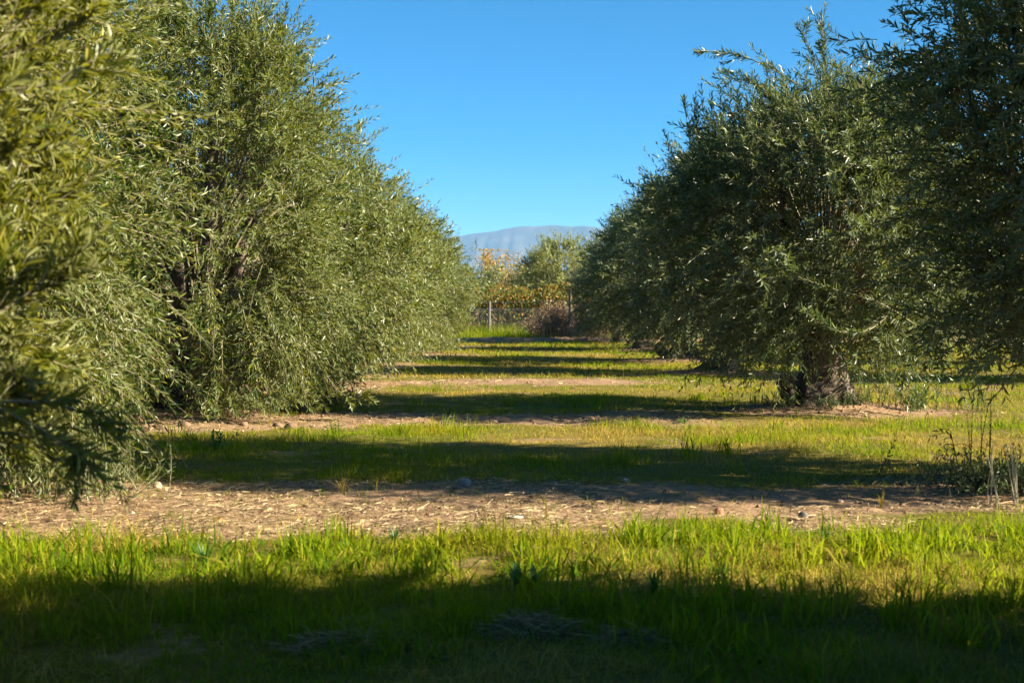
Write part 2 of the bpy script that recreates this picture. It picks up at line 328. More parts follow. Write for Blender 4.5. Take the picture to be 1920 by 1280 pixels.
def make_crown(G, rng, H, rx, ry, zb, nclump, nshoot, npair, LL, LW, seed, hexa=True, hollows=(), skirt=.6, lumps=.42, upright=.5, offset=(0, 0), sprigs=45, box=2.1, voids=5):
    anchors = []
    firm = list(hollows); hollows = [(rng.uniform(-np.pi, np.pi), rng.uniform(.15, .85), rng.uniform(.15, .32), rng.uniform(.05, .11)) for _ in range(voids)]
    tries = 0
    while len(anchors) < nclump and tries < nclump * 30:
        tries += 1
        s = rng.random() ** .95; th = rng.uniform(-np.pi, np.pi)
        r = crown_profile(s, box)
        if rng.random() > .35 + .65 * r: continue
        u = rng.random() ** .38
        lm = 1 + lumps * (2 * float(noise(np.cos(th) * 1.6 + 5, np.sin(th) * 1.6 + 5, s * 2.6, seed)) - 1)
        if u > .5 and any(abs((th - a + np.pi) % (2 * np.pi) - np.pi) < dw and abs(s - b_) < dh for a, b_, dw, dh in firm): continue
        if u > .68 and any(abs((th - a + np.pi) % (2 * np.pi) - np.pi) < dw and abs(s - b_) < dh for a, b_, dw, dh in hollows): continue
        lean = (1 - s) * 0
        p_ = np.array([np.cos(th) * rx * r * u * lm * .93 + offset[0], np.sin(th) * ry * r * u * lm * .93 + offset[1], zb + s * (H - zb) * (.94 + .1 * (lm - 1))])
        if any(np.sum((p_ - q[0]) ** 2) < .028 for q in anchors): continue
        anchors.append((p_, s, u, th))
    An = np.array([a[0] for a in anchors]); S_ = np.array([a[1] for a in anchors]); U = np.array([a[2] for a in anchors])
    # carrying branches, from the limbs out to each clump
    for a, s_, u_ in zip(An, S_, U):
        st = np.array([a[0] * .12, a[1] * .12, min(max(zb + .25, a[2] * .5), 1.5)])
        midp = st * .45 + a * .55 + np.array([0, 0, .22 * (1 if s_ < .6 else .3)]) + rng.normal(0, .06, 3)
        G.tube(smooth_path([st, midp, a], 7), np.linspace(.016, .005, 7), 4, 0)
    idx = rng.integers(0, len(An), nshoot); a = An[idx]; s = S_[idx]; u = U[idx]
    outw = a * np.array([1, 1, .0]); outw = unit(outw + 1e-6)
    spread = .10 + .09 * rng.random((nshoot, 1))
    org = a + rng.normal(0, 1, (nshoot, 3)) * spread
    upv = np.array([0, 0, 1.])
    low = np.clip((.45 - s) / .45, 0, 1)[:, None]; hi = np.clip((s - .55) / .45, 0, 1)[:, None]
    d = outw * (.75 - .35 * hi) + upv * (.15 + upright * 1.3 * hi - .25 * low) + rng.normal(0, .48, (nshoot, 3))
    d = unit(d)
    bend = upv * (-.12 - skirt * 1.1 * low + .22 * hi) + outw * .05 + rng.normal(0, .10, (nshoot, 3))
    ln = rng.uniform(.24, .46, nshoot) * (1 + .55 * skirt * low[:, 0])
    # do not let shoots pass under the ground
    endz = org[:, 2] + ln * (d[:, 2] + bend[:, 2]); bad = endz < .06
    bend[bad, 2] += (.06 - endz[bad]) / ln[bad]; ok = org[:, 2] > .08
    shoots(G, rng, org[ok], d[ok], ln[ok], bend[ok], npair, LL, LW, hexa)
    # long sprigs standing out of the shell
    for k in range(sprigs):
        q = rng.integers(0, len(An)); a, s_ = An[q], S_[q]
        if U[q] < .6 or s_ < .12: continue
        o_ = unit(a * [1, 1, 0] + 1e-6); L_ = rng.uniform(.3, .6); up_ = -.2 + 1.3 * s_ + rng.normal(0, .25)
        d_ = unit(o_ * (1.1 - .6 * s_) + [0, 0, up_] + rng.normal(0, .25, 3))
        spray(G, rng, [a, a + d_ * L_ * .55, a + d_ * L_ + [0, 0, -.05 + .1 * s_]], 5, .26, LL, LW, npair=max(5, npair - 4), up=.15, r0=.004, out=.45)
    return An, S_

def spray(G, rng, path, n, length, LL, LW, npair=8, up=.35, r0=.008, out=.8, tipfirst=True):
    """a leading branch along a path with side shoots on it"""
    P = smooth_path(path, 24); G.tube(P, np.linspace(r0, r0 * .3, 24), 5, 0)
    T = unit(np.gradient(P, axis=0)); k = np.clip((rng.uniform(.15, 1.0, n) * 23).astype(int), 0, 23)
    org = P[k]; d = T[k] * .8 + rng.normal(0, .55, (n, 3)) * out + np.array([0, 0, up]); ln = rng.uniform(.5, 1.1, n) * length * (1.15 - k / 34)
    shoots(G, rng, org, d, ln, np.tile([0, 0, up * .3], (n, 1)) + rng.normal(0, .08, (n, 3)), npair, LL, LW)
    # leaves on the leader itself
    for q in range(0, 20, 5):
        seg = P[min(q + 5, 23)] - P[q]; l = np.linalg.norm(seg)
        shoots(G, rng, P[q][None], seg[None], np.array([l]), np.zeros((1, 3)), max(3, int(l / .04)), LL, LW)

def make_trunk(rng, seed, r0=.24, h=.85, lean=(0, 0), limbs=5, stump=True, reach=1.0, H=3.6):
    G = Geo()
    zz = np.array([-.15, 0, .06, .14, .25, .4, .55, .7, h]); f = np.array([2.0, 1.85, 1.6, 1.35, 1.15, 1.02, .97, 1.0, .9])
    t_ = np.clip(zz / h, 0, 1)
    pts = np.stack([lean[0] * t_, lean[1] * t_, zz], -1)
    n = 28; P = smooth_path(pts, 34); rad = r0 * np.interp(P[:, 2], zz, f)
    th = np.linspace(0, 2 * np.pi, n, endpoint=False)
    q = np.stack([np.cos(th), np.sin(th)], -1)
    # flutes and burls
    zz2 = P[:, 2][:, None]; tw = th[None] + zz2 * 1.1
    fl = .16 * np.sin(tw * 3 + seed) + .10 * np.sin(tw * 5 + seed * 2.1) + .05 * np.sin(tw * 9 + seed * .7)
    flare = np.clip(1.2 - zz2 / .35, .35, 1.4)
    rr = rad[:, None] * (1 + fl * flare + .22 * (fbm(np.cos(th)[None] * 2 + 7, np.sin(th)[None] * 2 + 7, zz2 * 5, seed + 3) - .5) * 2 + .14 * (fbm(np.cos(th)[None] * 6 + 7, np.sin(th)[None] * 6 + 7, zz2 * 9, seed + 5) - .5) * 2)
    V = np.stack([P[:, 0:1] + rr * np.cos(th), P[:, 1:2] + rr * np.sin(th), P[:, 2:3] + 0 * rr], -1)
    i, j = np.meshgrid(np.arange(33), np.arange(n), indexing='ij'); k = (j + 1) % n
    G.add(V, np.stack([i * n + j, i * n + k, (i + 1) * n + k, (i + 1) * n + j], -1).reshape(-1, 4))
    a0 = rng.uniform(0, 6.28)
    for q_ in range(limbs):
        a = a0 + q_ * 2 * np.pi / limbs + rng.normal(0, .2); c, s_ = np.cos(a), np.sin(a); rz = rng.uniform(.55, .8)
        st = np.array([lean[0] + c * r0 * .3, lean[1] + s_ * r0 * .3, h - .18])
        pth = [st, st + [c * .22, s_ * .22, .38], st + [c * .5 * reach, s_ * .5 * reach, .9], np.array([c * .85 * reach, s_ * .85 * reach, H * rz])]
        G.tube(smooth_path(pth, 16), np.linspace(r0 * .52, .02, 16), 10, 0, .25, seed + q_, 5)
    if stump:
        a = rng.uniform(2.6, 3.8); c, s_ = np.cos(a), np.sin(a)
        G.tube(smooth_path([(c * .12, s_ * .12, .02), (c * .36, s_ * .36, .13), (c * .46, s_ * .46, .30)], 8), [.13, .12, .10, .09, .10, .08, .085, .05], 12, 0, .6, seed + 9, 6, True)
    return G

def olive(loc, seed, label, hero=True, rz=0, s=1.0, group='olive trees along the alley', extras=None, trunk=None, leafn=1.0, leaf=None, **kw):
    rng = np.random.default_rng(seed)
    root = empty('olive_tree', (loc[0], loc[1], float(ground_h(loc[0], loc[1])) - .05), rz, s)
    tag(root, label, 'olive tree', group)
    tk = dict(r0=.24, h=.85); tk.update(trunk or {})
    make_trunk(rng, seed, **tk).build('trunk', M_bark, root, smooth=True)
    G = Geo()
    d = dict(H=3.7, rx=1.85, ry=1.95, zb=.35, nclump=150, nshoot=3300, npair=11, LL=.066, LW=.0145, hexa=hero)
    d.update(kw); d['nshoot'] = int(d['nshoot'] * leafn)
    make_crown(G, rng, seed=seed, **d)
    if extras: extras(G, rng)
    G.build('crown', [M_twig, leaf or M_leaf], root)
    return root

HERO = []
def ex_right(G, rng):
    L = dict(LL=.068, LW=.014)
    spray(G, rng, [(-.05, 0, 2.6), (-.02, -.1, 3.2), (-.09, -.1, 3.78)], 26, .42, npair=9, up=.15, **L)
    spray(G, rng, [(-.03, -.1, 3.05), (-.2, -.1, 3.5), (-.33, -.1, 3.72)], 8, .3, npair=8, up=.2, **L)
    spray(G, rng, [(.1, 0, 2.9), (-.5, -.1, 3.25), (-.9, -.1, 3.42), (-1.2, -.1, 3.45)], 13, .25, npair=8, up=-.1, out=.4, **L)
    spray(G, rng, [(-.3, 0, 2.8), (-.7, -.1, 3.12), (-1.0, -.1, 3.2)], 10, .3, npair=8, up=-.05, out=.5, **L)
    for x in np.linspace(-1.35, -.5, 11):
        spray(G, rng, [(x * .9, -.1, 2.1), (x, -.1, 2.6), (x - .04, -.1, 2.85 + .2 * rng.random())], 5, .3, npair=8, up=.6, out=.3, r0=.004, **L)
    spray(G, rng, [(.55, -1.25, .80), (.1, -1.75, 1.0), (-.45, -1.95, 1.15), (-.78, -2.0, 1.28)], 13, .28, npair=7, up=.15, out=.5, **L)
    spray(G, rng, [(.45, -1.3, 1.05), (.0, -1.85, .78), (-.3, -1.95, .76), (-.58, -2.0, .9)], 12, .25, npair=7, up=.25, out=.5, **L)
    spray(G, rng, [(.5, -1.2, 1.6), (.2, -1.7, 1.7), (-.1, -1.8, 1.95)], 9, .28, npair=7, up=.2, out=.6, **L)
    spray(G, rng, [(.2, -1.1, 2.2), (-.1, -1.6, 2.2), (-.25, -1.75, 2.05)], 10, .3, npair=7, up=.05, out=.7, **L)
    for x, y, z in ((-.95, -.9, .45), (-.62, -1.1, .42), (.5, -.9, .40), (.75, -1.1, .45), (1.2, -.8, .42), (-1.3, -.5, .45)):
        spray(G, rng, [(x, y, z + .5), (x + .04, y - .08, z + .2), (x + .02, y - .05, z - .12)], 7, .2, npair=6, up=-.35, out=.5, r0=.004, **L)

def ex_right_near(G, rng):
    L = dict(LL=.068, LW=.014)
    for x, z in ((-.78, 3.0), (-.62, 2.85), (-.52, 3.05), (-.38, 2.95), (-.2, 3.2), (-.7, 2.6), (-.45, 2.75)):
        spray(G, rng, [(x + .15, .0, 1.8), (x + .03, 0, z - .6), (x, 0, z)], 8, .36, npair=8, up=.8, out=.25, r0=.005, **L)
    for x, y, z in ((-.35, -.5, .8), (-.2, -.8, .75), (.0, -.7, .7)):
        spray(G, rng, [(x + .1, y + .3, z + .5), (x, y, z + .2), (x - .04, y, z - .12)], 9, .28, npair=7, up=-.3, out=.6, r0=.005, **L)

def ex_left(G, rng):
    L = dict(LL=.066, LW=.014)
    for x, z in ((.62, 3.75), (.88, 3.72), (.70, 3.35), (1.05, 3.2), (.4, 3.9), (.2, 4.15), (-.1, 4.2)):
        spray(G, rng, [(x * .6, -.2, z - 1.0), (x * .85, -.2, z - .5), (x, -.2, z)], 9, .36, npair=9, up=.5, out=.5, r0=.006, **L)
    for k in range(34):                                   # long weeping shoots down to the earth
        a = rng.uniform(-2.6, .6); r = rng.uniform(.6, 1.5); x, y = np.cos(a) * r, np.sin(a) * r; z = rng.uniform(.7, 1.3); e = rng.uniform(.05, .3)
        spray(G, rng, [(x * .8, y * .8, z), (x, y, z * .7 + .15), (x * 1.06 + rng.normal(0, .06), y * 1.06, e)], 9, .26, npair=7, up=-.35, out=.55, r0=.004, **L)
    for a in (( 1.0, -1.2), (1.2, -.9), (.75, -1.3)):
        x, y = a
        spray(G, rng, [(x * .8, y * .8, 1.1), (x * 1.1, y, .45), (x * 1.28, y * 1.05, .18), (x * 1.55, y * 1.1, .24)], 9, .3, npair=7, up=-.05, out=.5, r0=.005, **L)

def ex_left_near(G, rng):
    L = dict(LL=.056, LW=.0125)
    for k in range(22):
        a = rng.uniform(-1.6, .6); r = rng.uniform(.55, .85); x, y = np.cos(a) * r, np.sin(a) * r; z = rng.uniform(.6, 1.3)
        spray(G, rng, [(x * .75, y * .8, z), (x, y, z * .6 + .1), (x * 1.06, y * 1.06, .08)], 9, .26, npair=7, up=-.3, out=.6, r0=.004, **L)

HERO.append(olive(TRUNKS_R[2], 21, 'dark olive tree with its flared gnarled trunk standing clear beside the sunny grass', extras=ex_right, leaf=M_shadeleaf,
      H=3.12, rx=1.55, ry=1.85, zb=.72, box=3.2, nshoot=5200, nclump=170, trunk=dict(reach=.75, r0=.205, h=.8, lean=(-.08, 0)), skirt=.35))
HERO.append(olive(TRUNKS_R[1], 22, 'tall shaded olive tree cut by the right edge, upright shoots at its top', extras=ex_right_near, leaf=M_shadeleaf,
      H=3.6, LL=.062, LW=.0135, rx=1.05, ry=1.5, offset=(.25, .1), zb=.88, nshoot=4300, nclump=130, trunk=dict(stump=False, reach=.55, lean=(.1, 0)), skirt=.12, upright=.9))
HERO.append(olive(TRUNKS_L[2], 23, 'sunlit olive tree on the left whose weeping shoots hang down to the bare earth', extras=ex_left,
      H=3.95, rx=1.5, ry=1.8, zb=.12, LL=.062, LW=.014, nshoot=6200, nclump=200, trunk=dict(reach=.7), skirt=.9, hollows=[(-1.55, .45, .33, .26), (-1.0, .3, .2, .12), (-.95, .66, .16, .07), (-1.6, .12, .3, .12)]))
HERO.append(olive(TRUNKS_L[1], 24, 'sunlit olive tree just behind the blurred one, its leafy skirt over the dirt', extras=ex_left_near,
      LL=.051, LW=.0115, npair=12, H=4.1, rx=1.0, ry=1.7, zb=.2, offset=(-.05, 0), nshoot=6200, nclump=180, trunk=dict(reach=.5), skirt=.8))
def ex_blur(G, rng):
    # branches leaning out of the crown towards the alley
    for k in range(70):
        d = rng.uniform(3.2, 4.7); px = rng.uniform(-180, 30); py = rng.uniform(-40, 860)
        e = at(px, py, d) - np.array([TRUNKS_L[0][0], TRUNKS_L[0][1], 0]); e[2] = max(e[2], .58)
        reach = .30 * (1 - .3 * abs(py - 400) / 500)
        tip = e + np.array([reach * rng.uniform(.4, 1), rng.normal(0, .1), rng.uniform(.0, .22) if py < 650 else rng.uniform(-.08, .08)])
        spray(G, rng, [e * [.6, .6, .95], e, tip], 12, .26, LL=.044, LW=.0095, npair=11, up=.25 if py < 650 else 0., out=.45, r0=.005)
HERO.append(olive(TRUNKS_L[0], 25, 'nearest olive tree, blurred leafy branches filling the left edge', extras=ex_blur, leaf=M_backlitleaf,
      LL=.044, LW=.0095, npair=14, H=3.7, rx=1.9, ry=1.9, zb=.78, nshoot=7500, nclump=170, skirt=.2))
HERO.append(olive(TRUNKS_R[0], 26, 'olive tree outside the right edge that shades the grass nearest the camera', hero=False,
      H=2.5, rx=1.45, ry=2.2, zb=.2, sprigs=0, voids=0, box=3.5, nshoot=7500, nclump=240, npair=9, LL=.095, LW=.032, skirt=.3))
# three farther kinds, copied down the rows
V1 = olive(TRUNKS_R[3], 31, 'olive tree with a leaning dark trunk, second visible trunk beside the alley on the right', hero=False, H=3.4, leaf=M_shadeleaf, sprigs=80, rx=1.45, ry=1.95, zb=.68, nshoot=3800, nclump=140, npair=9, LL=.08, LW=.019, skirt=.4, trunk=dict(r0=.19, lean=(.35, .05), h=.9, stump=False, reach=.7))
V2 = olive(TRUNKS_L[3], 32, 'sunlit olive tree standing just behind the weeping one on the left', hero=False, H=3.6, sprigs=90, rx=1.7, ry=2.0, zb=.2, nshoot=4000, nclump=140, npair=9, LL=.08, LW=.019, skirt=.75)
V3 = olive(TRUNKS_R[4], 33, 'olive tree with a gnarled trunk leaning right, third visible trunk on the right', hero=False, H=3.35, leaf=M_shadeleaf, sprigs=80, rx=1.4, ry=1.95, zb=.7, nshoot=3600, nclump=140, npair=9, LL=.08, LW=.019, skirt=.35, trunk=dict(r0=.2, lean=(.2, 0), h=.85, reach=.7))
gz = lambda x, y: float(ground_h(x, y)) - .05
def place(src, x, y, rz, s, label, group='olive trees along the alley'):
    return copy_thing(src, (x, y, gz(x, y)), rz, s, label, group)
place(V1, *TRUNKS_R[5], 3.2, .98, 'olive tree with a pale cleft trunk, farthest of the right row before the earth bank')
place(V2, *TRUNKS_L[4], .1, .95, 'sunlit olive tree third behind the weeping one in the left row')
place(V2, *TRUNKS_L[5], 3.3, .93, 'sunlit olive tree in the left row, last but one before the fence')
place(V2, *TRUNKS_L[6], -.2, .93, 'sunlit olive tree at the far end of the left row beside the fence post')
place(V3, 2.75, 42.0, 3.0, .95, 'olive tree whose pale trunk shows beside the dry brambles at the fence')
# rows further out, seen through the trunks
second = 'olive trees of the next rows'
for k, (y, l) in enumerate(((20., 'first'), (26.3, 'second'), (32., 'third'), (38., 'fourth'))):
    place((V1, V3)[k % 2], 9.1 + .1 * k, y, 1.3 * k + .4, 1.0, f'shaded olive tree in the next row to the right, {l} seen beneath the crowns', second)
for k, (y, l) in enumerate(((15.2, 'first'), (20.8, 'second'), (26.3, 'third'), (32., 'fourth'), (38., 'fifth'))):
    place((V2, V1)[k % 2], -9.3 + .1 * k, y, 1.7 * k + .2, 1.0, f'olive tree in the next row to the left, {l} from the near end', second)
# beyond the fence
beyond = 'olive trees beyond the fence'
olive((1.6, 59.0), 37, 'pale sunlit olive tree rising behind the autumn vines', hero=False, group=beyond, H=3.95, rx=2.2, ry=1.9, zb=.3, box=2.6, nshoot=3600, nclump=170, npair=9, LL=.085, LW=.03, skirt=.4, voids=3, leaf=M_sunlitleaf)
place(V2, 4.6, 60.0, 2.5, 1.05, 'olive tree behind the dry brambles, right of the pale sunlit one', beyond)
place(V3, .75, 66.0, 2.0, .78, 'low dark olive tree behind the vines beside the yellow trees', beyond)
for k, (x, y) in enumerate(((-6.5, 60.), (-11, 58.), (9.3, 58.), (14., 57.))):
    place(V1, x, y, k * 1.1, 1.15, ['olive tree beyond the fence behind the end of the left row', 'olive tree beyond the fence, second left of the yellow trees', 'olive tree beyond the fence behind the right row', 'olive tree beyond the fence at the far right behind the rows'][k], beyond)

# ------------------------------------------------------------------ autumn trees and fence line
def leaf_cloud(G, rng, n, pos, size, mat=0, updir=.3, aspect=.8):
    D = unit(rng.normal(size=(n, 3))); Nn = unit(rng.normal(size=(n, 3)) + [0, 0, updir]); Nn = unit(Nn - D * np.sum(D * Nn, -1, keepdims=True)); S = np.cross(D, Nn)
    l = size * rng.uniform(.6, 1.3, (n, 1)); w_ = l * aspect
    blk = np.stack([pos - D * l * .5, pos - D * l * .1 + S * w_ * .5, pos + D * l * .5 - Nn * l * .1, pos - D * l * .1 - S * w_ * .5], 1)
    G.each(blk, [[0, 1, 2, 3]], mat)
M_yel = leaf_mat('autumn_leaf', [(0, (.20, .17, .03)), (.5, (.38, .24, .025)), (.85, (.48, .28, .03)), (1, (.22, .10, .03))], None, (.5, .33, .03), rough=.6, tw=.4)
M_olg = leaf_mat('turning_leaf', [(0, (.10, .12, .03)), (.6, (.22, .19, .05)), (1, (.36, .25, .05))], None, (.4, .35, .05), rough=.6, tw=.35)
M_vine = leaf_mat('vine_leaf', [(0, (.05, .11, .012)), (.58, (.09, .13, .018)), (.74, (.20, .16, .02)), (.86, (.30, .16, .018)), (.95, (.20, .065, .02)), (1, (.13, .055, .03))], None, (.5, .3, .02), rough=.6, tw=.35)
M_bark2 = rough_mat('grey_bark', [(.3, (.06, .05, .04)), (.7, (.17, .14, .11))], 5, .9)
def autumn_tree(x, y, H, r, n, seed, label, mat, size=.13):
    rng = np.random.default_rng(seed); root = empty('autumn_tree', (x, y, -.05)); tag(root, label, 'tree', 'autumn trees beyond the fence')
    T = Geo(); C = Geo(); T.tube(smooth_path([(0, 0, 0), (.05, 0, H * .25), (.0, .1, H * .5)], 8), np.linspace(.14, .07, 8), 8, 0, .2, seed)
    for k in range(16):
        a = rng.uniform(0, 6.28); e = np.array([np.cos(a) * r * rng.uniform(.3, .95), np.sin(a) * r * rng.uniform(.3, .95), H * rng.uniform(.5, 1)])
        T.tube(smooth_path([(0, .05, H * rng.uniform(.25, .5)), e * [.5, .5, .75], e], 8), np.linspace(.05, .008, 8), 5)
        q = e + rng.normal(0, 1, (n // 16, 3)) * [.30 * r, .30 * r, .15 * H * .6]; q[:, 2] = np.clip(q[:, 2], .5, H * 1.06)
        leaf_cloud(C, rng, len(q), q, size)
    T.build('trunk', M_bark2, root, smooth=True); C.build('crown', mat, root)
autumn_tree(-1.6, 76, 4.0, .95, 3800, 51, 'taller yellow autumn tree behind the end of the left row', M_yel, .09)
autumn_tree(-.35, 79, 3.55, .6, 1100, 52, 'sparse orange autumn tree right of the taller yellow one', M_yel, .09)
autumn_tree(.95, 84, 3.5, .8, 1200, 53, 'small orange autumn tree half hidden by the pale sunlit olive', M_yel)
autumn_tree(-.9, 69, 3.0, 1.1, 2400, 54, 'khaki green bushy tree below the yellow autumn tree', M_olg, .10)
autumn_tree(-1.95, 62, 2.75, .7, 2200, 55, 'narrow mid green tree just left of the khaki bushy one', M_weed, .09)

# fence: runs from far left to nearer right
FA, FB = np.array([-1.36, 50.0]), np.array([1.32, 44.6])
fd = (FB - FA) / np.linalg.norm(FB - FA); fl = np.linalg.norm(FB - FA)
FR = tag(empty('chain_link_fence', (FA[0], FA[1], 0)), 'grey chain link fence on wooden posts in front of the autumn vines', 'fence')
M_post = rough_mat('weathered_post', [(.3, (.08, .07, .055)), (.7, (.20, .18, .14))], 8, .9, .6, (1, 1, .15))
M_wire = rough_mat('galvanised_wire', [(.3, (.42, .42, .40)), (.7, (.60, .60, .57))], 30, .5)
def fpt(s, z): return np.array([fd[0] * s, fd[1] * s, z])
for s, h in ((-fl, 1.5), (0, 1.30), (fl, 1.62), (2 * fl, 1.5), (-2 * fl, 1.5)):
    g = Geo(); g.tube([fpt(s, -.2), fpt(s, .4), fpt(s, h * .8), fpt(s, h)], [.06, .058, .055, .053], 10, 0, .1, 3, 5, True); g.build('fence_post', M_post, FR, smooth=False)
g = Geo(); z0, z1, pit = .06, 1.02, .085; nrm = np.array([-fd[1], fd[0], 0]) * -.09
ss = np.arange(-2 * fl, 2 * fl, pit)
for sg in (1, -1):
    a = np.stack([fpt(s - (z1 - z0) * .5 * sg, z0) for s in ss]) + nrm; b_ = np.stack([fpt(s + (z1 - z0) * .5 * sg, z1) for s in ss]) + nrm * (1.03 if sg > 0 else .97)
    wv = np.array([0, 0, .0036]); wh = np.array([0, .0036, 0])
    blk = np.stack([a - wv, a + wv + wh, a + wv - wh, b_ - wv, b_ + wv + wh, b_ + wv - wh], 1)
    g.each(blk, [[0, 1, 4, 3], [1, 2, 5, 4], [2, 0, 3, 5]])
for z in (z0, z1, 1.25): g.tube([fpt(-2 * fl, z) + nrm, fpt(0, z) + nrm, fpt(2 * fl, z) + nrm], [.005] * 3, 4)
g.build('wire_mesh', M_wire, FR)

# vines on their trellis behind the fence
rng = np.random.default_rng(61)
def vine(x0, x1, yc, top, n, seed, label, mats, nm='vine_hedge', depth=.45, cat='vines', sz=.10):
    rng = np.random.default_rng(seed); g = Geo(); cx = (x0 + x1) / 2
    q = np.stack([rng.uniform(x0 - cx, x1 - cx, n), rng.normal(0, depth, n), .18 + (top - .18) * rng.random(n) ** .8], -1)
    keep = fbm(q[:, 0] * 1.5 + cx, q[:, 1] * 1.5, q[:, 2] * 1.7, seed, 3) > .36
    q = q[keep]; q[:, 2] *= 1 + .14 * (fbm(q[:, 0] * 2 + cx, 0, 0, seed + 4) - .5) * 2
    leaf_cloud(g, rng, len(q), q, sz, 1)
    for k in range(int((x1 - x0) * 6)):
        x = rng.uniform(x0 - cx, x1 - cx); y = rng.normal(0, .2)
        g.tube(smooth_path([(x, y, -.05), (x + rng.normal(0, .12), y, .5), (x + rng.normal(0, .3), y + rng.normal(0, .15), top * rng.uniform(.8, 1.05))], 8), np.linspace(.02, .004, 8), 4, 0)
    o = g.build(nm, mats, loc=(cx, yc, 0)); return tag(o, label, cat)
vine(-3.2, 2.4, 52.0, 1.85, 13000, 62, 'tall autumn vines, green to orange, behind the chain link fence', [M_bark2, M_vine])
vine(-13, -3.3, 53.0, 1.7, 7000, 63, 'autumn vine row behind the end of the left olive row', [M_bark2, M_vine])
vine(2.5, 14, 52.0, 1.7, 8000, 64, 'autumn vine row behind the brambles and the right olive row', [M_bark2, M_olg])
M_bramble = rough_mat('dry_bramble', [(0, (.12, .075, .045)), (.6, (.30, .205, .125)), (1, (.46, .34, .22))], use_island=True)
def bramble(cx, y, r, h, n, seed, label):
    rng = np.random.default_rng(seed); g = Geo()
    for k in range(n):
        x, yy = rng.normal(0, r * .5), rng.normal(0, .22); a = rng.uniform(0, 6.28); e = rng.uniform(.2, .6); hh = h * rng.uniform(.45, 1.05) * (1 - .35 * min(1, abs(x) / r))
        pts = smooth_path([(x, yy, 0), (x + e * .3 * np.cos(a), yy + .2 * e * np.sin(a), hh * .7), (x + e * np.cos(a), yy + .4 * e * np.sin(a), hh), (x + 1.5 * e * np.cos(a), yy + .5 * e * np.sin(a), hh * .7)], 9)
        g.tube(pts, np.linspace(.0075, .003, 9), 3, 0)
        q = pts[rng.integers(3, 9, 5)]; leaf_cloud(g, rng, 5, q + rng.normal(0, .04, (5, 3)), .045, 0)
    tag(g.build('bramble_bush', M_bramble, loc=(cx, y, 0)), label, 'bush', 'dry bramble bushes at the fence')
bramble(.95, 45.0, .62, 1.28, 420, 71, 'leafless brown bramble bush piled against the taller fence post')
bramble(2.0, 44.7, .62, .95, 330, 72, 'lower leafless bramble bush between the fence post and the right olive row')
bramble(.35, 46.0, .3, .85, 120, 74, 'thin bramble clump on the wire mesh where the vines meet the dry bush')

# ------------------------------------------------------------------ grass
def blades(G, rng, x, y, h, w_, lean=.45, mat=0, seg=2):
    n = len(x); z = ground_h(x, y) - .005; b0 = np.stack([x, y, z], -1); a = rng.uniform(0, 6.283, n); a2 = a + rng.normal(0, 1.2, n)
    l = np.abs(rng.normal(0, lean, n)); dv = np.stack([np.cos(a) * l, np.sin(a) * l, np.ones(n)], -1); S = np.stack([-np.sin(a2), np.cos(a2), 0 * a], -1) * (w_ * .5)[:, None]
    dv2 = np.stack([np.cos(a) * l * 2.2, np.sin(a) * l * 2.2, np.maximum(.9 - l * .6, .05)], -1)
    m1 = b0 + dv * (h * .5)[:, None]; tp = m1 + dv2 * (h * .5)[:, None]
    G.each(np.stack([b0 - S, b0 + S, m1 + S * .8, m1 - S * .8, tp], 1), [[0, 1, 2, 3]], mat)
    G.v.pop(); G.loops.pop(); G.sizes.pop(); G.mat.pop(); G.n -= 5 * n
    blk = np.stack([b0 - S, b0 + S, m1 + S * .8, m1 - S * .8, tp], 1); base = G.n
    G.each(blk, [[0, 1, 2, 3]], mat)
    f = (np.array([[3, 2, 4]])[None] + (np.arange(n) * 5)[:, None, None]).reshape(-1, 3) + base
    G.loops.append(f.ravel()); G.sizes.append(np.full(n, 3)); G.mat.append(np.full(n, mat))
def fan(rng, n, y0, y1, side=1.15, xmax=12, pad=.5):
    y = np.sqrt(rng.uniform(y0 ** 2, y1 ** 2, n)); hw = .37 * side
    x = (rng.uniform(-1, 1, n)) * np.minimum(y * hw + pad, xmax); return x, y
rng = np.random.default_rng(81)
GG, GD = Geo(), Geo()
def dryness(x, y):
    d = fbm(x * .8, y * 1.3, 0, 91, 3)
    d = d + .22 * np.exp(-((y - 10.7) / .9) ** 2) * sstep(-.8, 1.2, x) + .10 * np.exp(-((y - 17.0) / .9) ** 2) + .10 * sstep(4.9, 4.2, y) - .08 * np.exp(-((y - 5.6) / .5) ** 2) - .06 * np.exp(-((y - 12.0) / .5) ** 2)
    d = d + .10 * sstep(.4, 1.6, x) * sstep(5.4, 4.6, y)
    return d + .035 * sstep(8.5, 9.5, y) + .03 * sstep(14, 20, y)
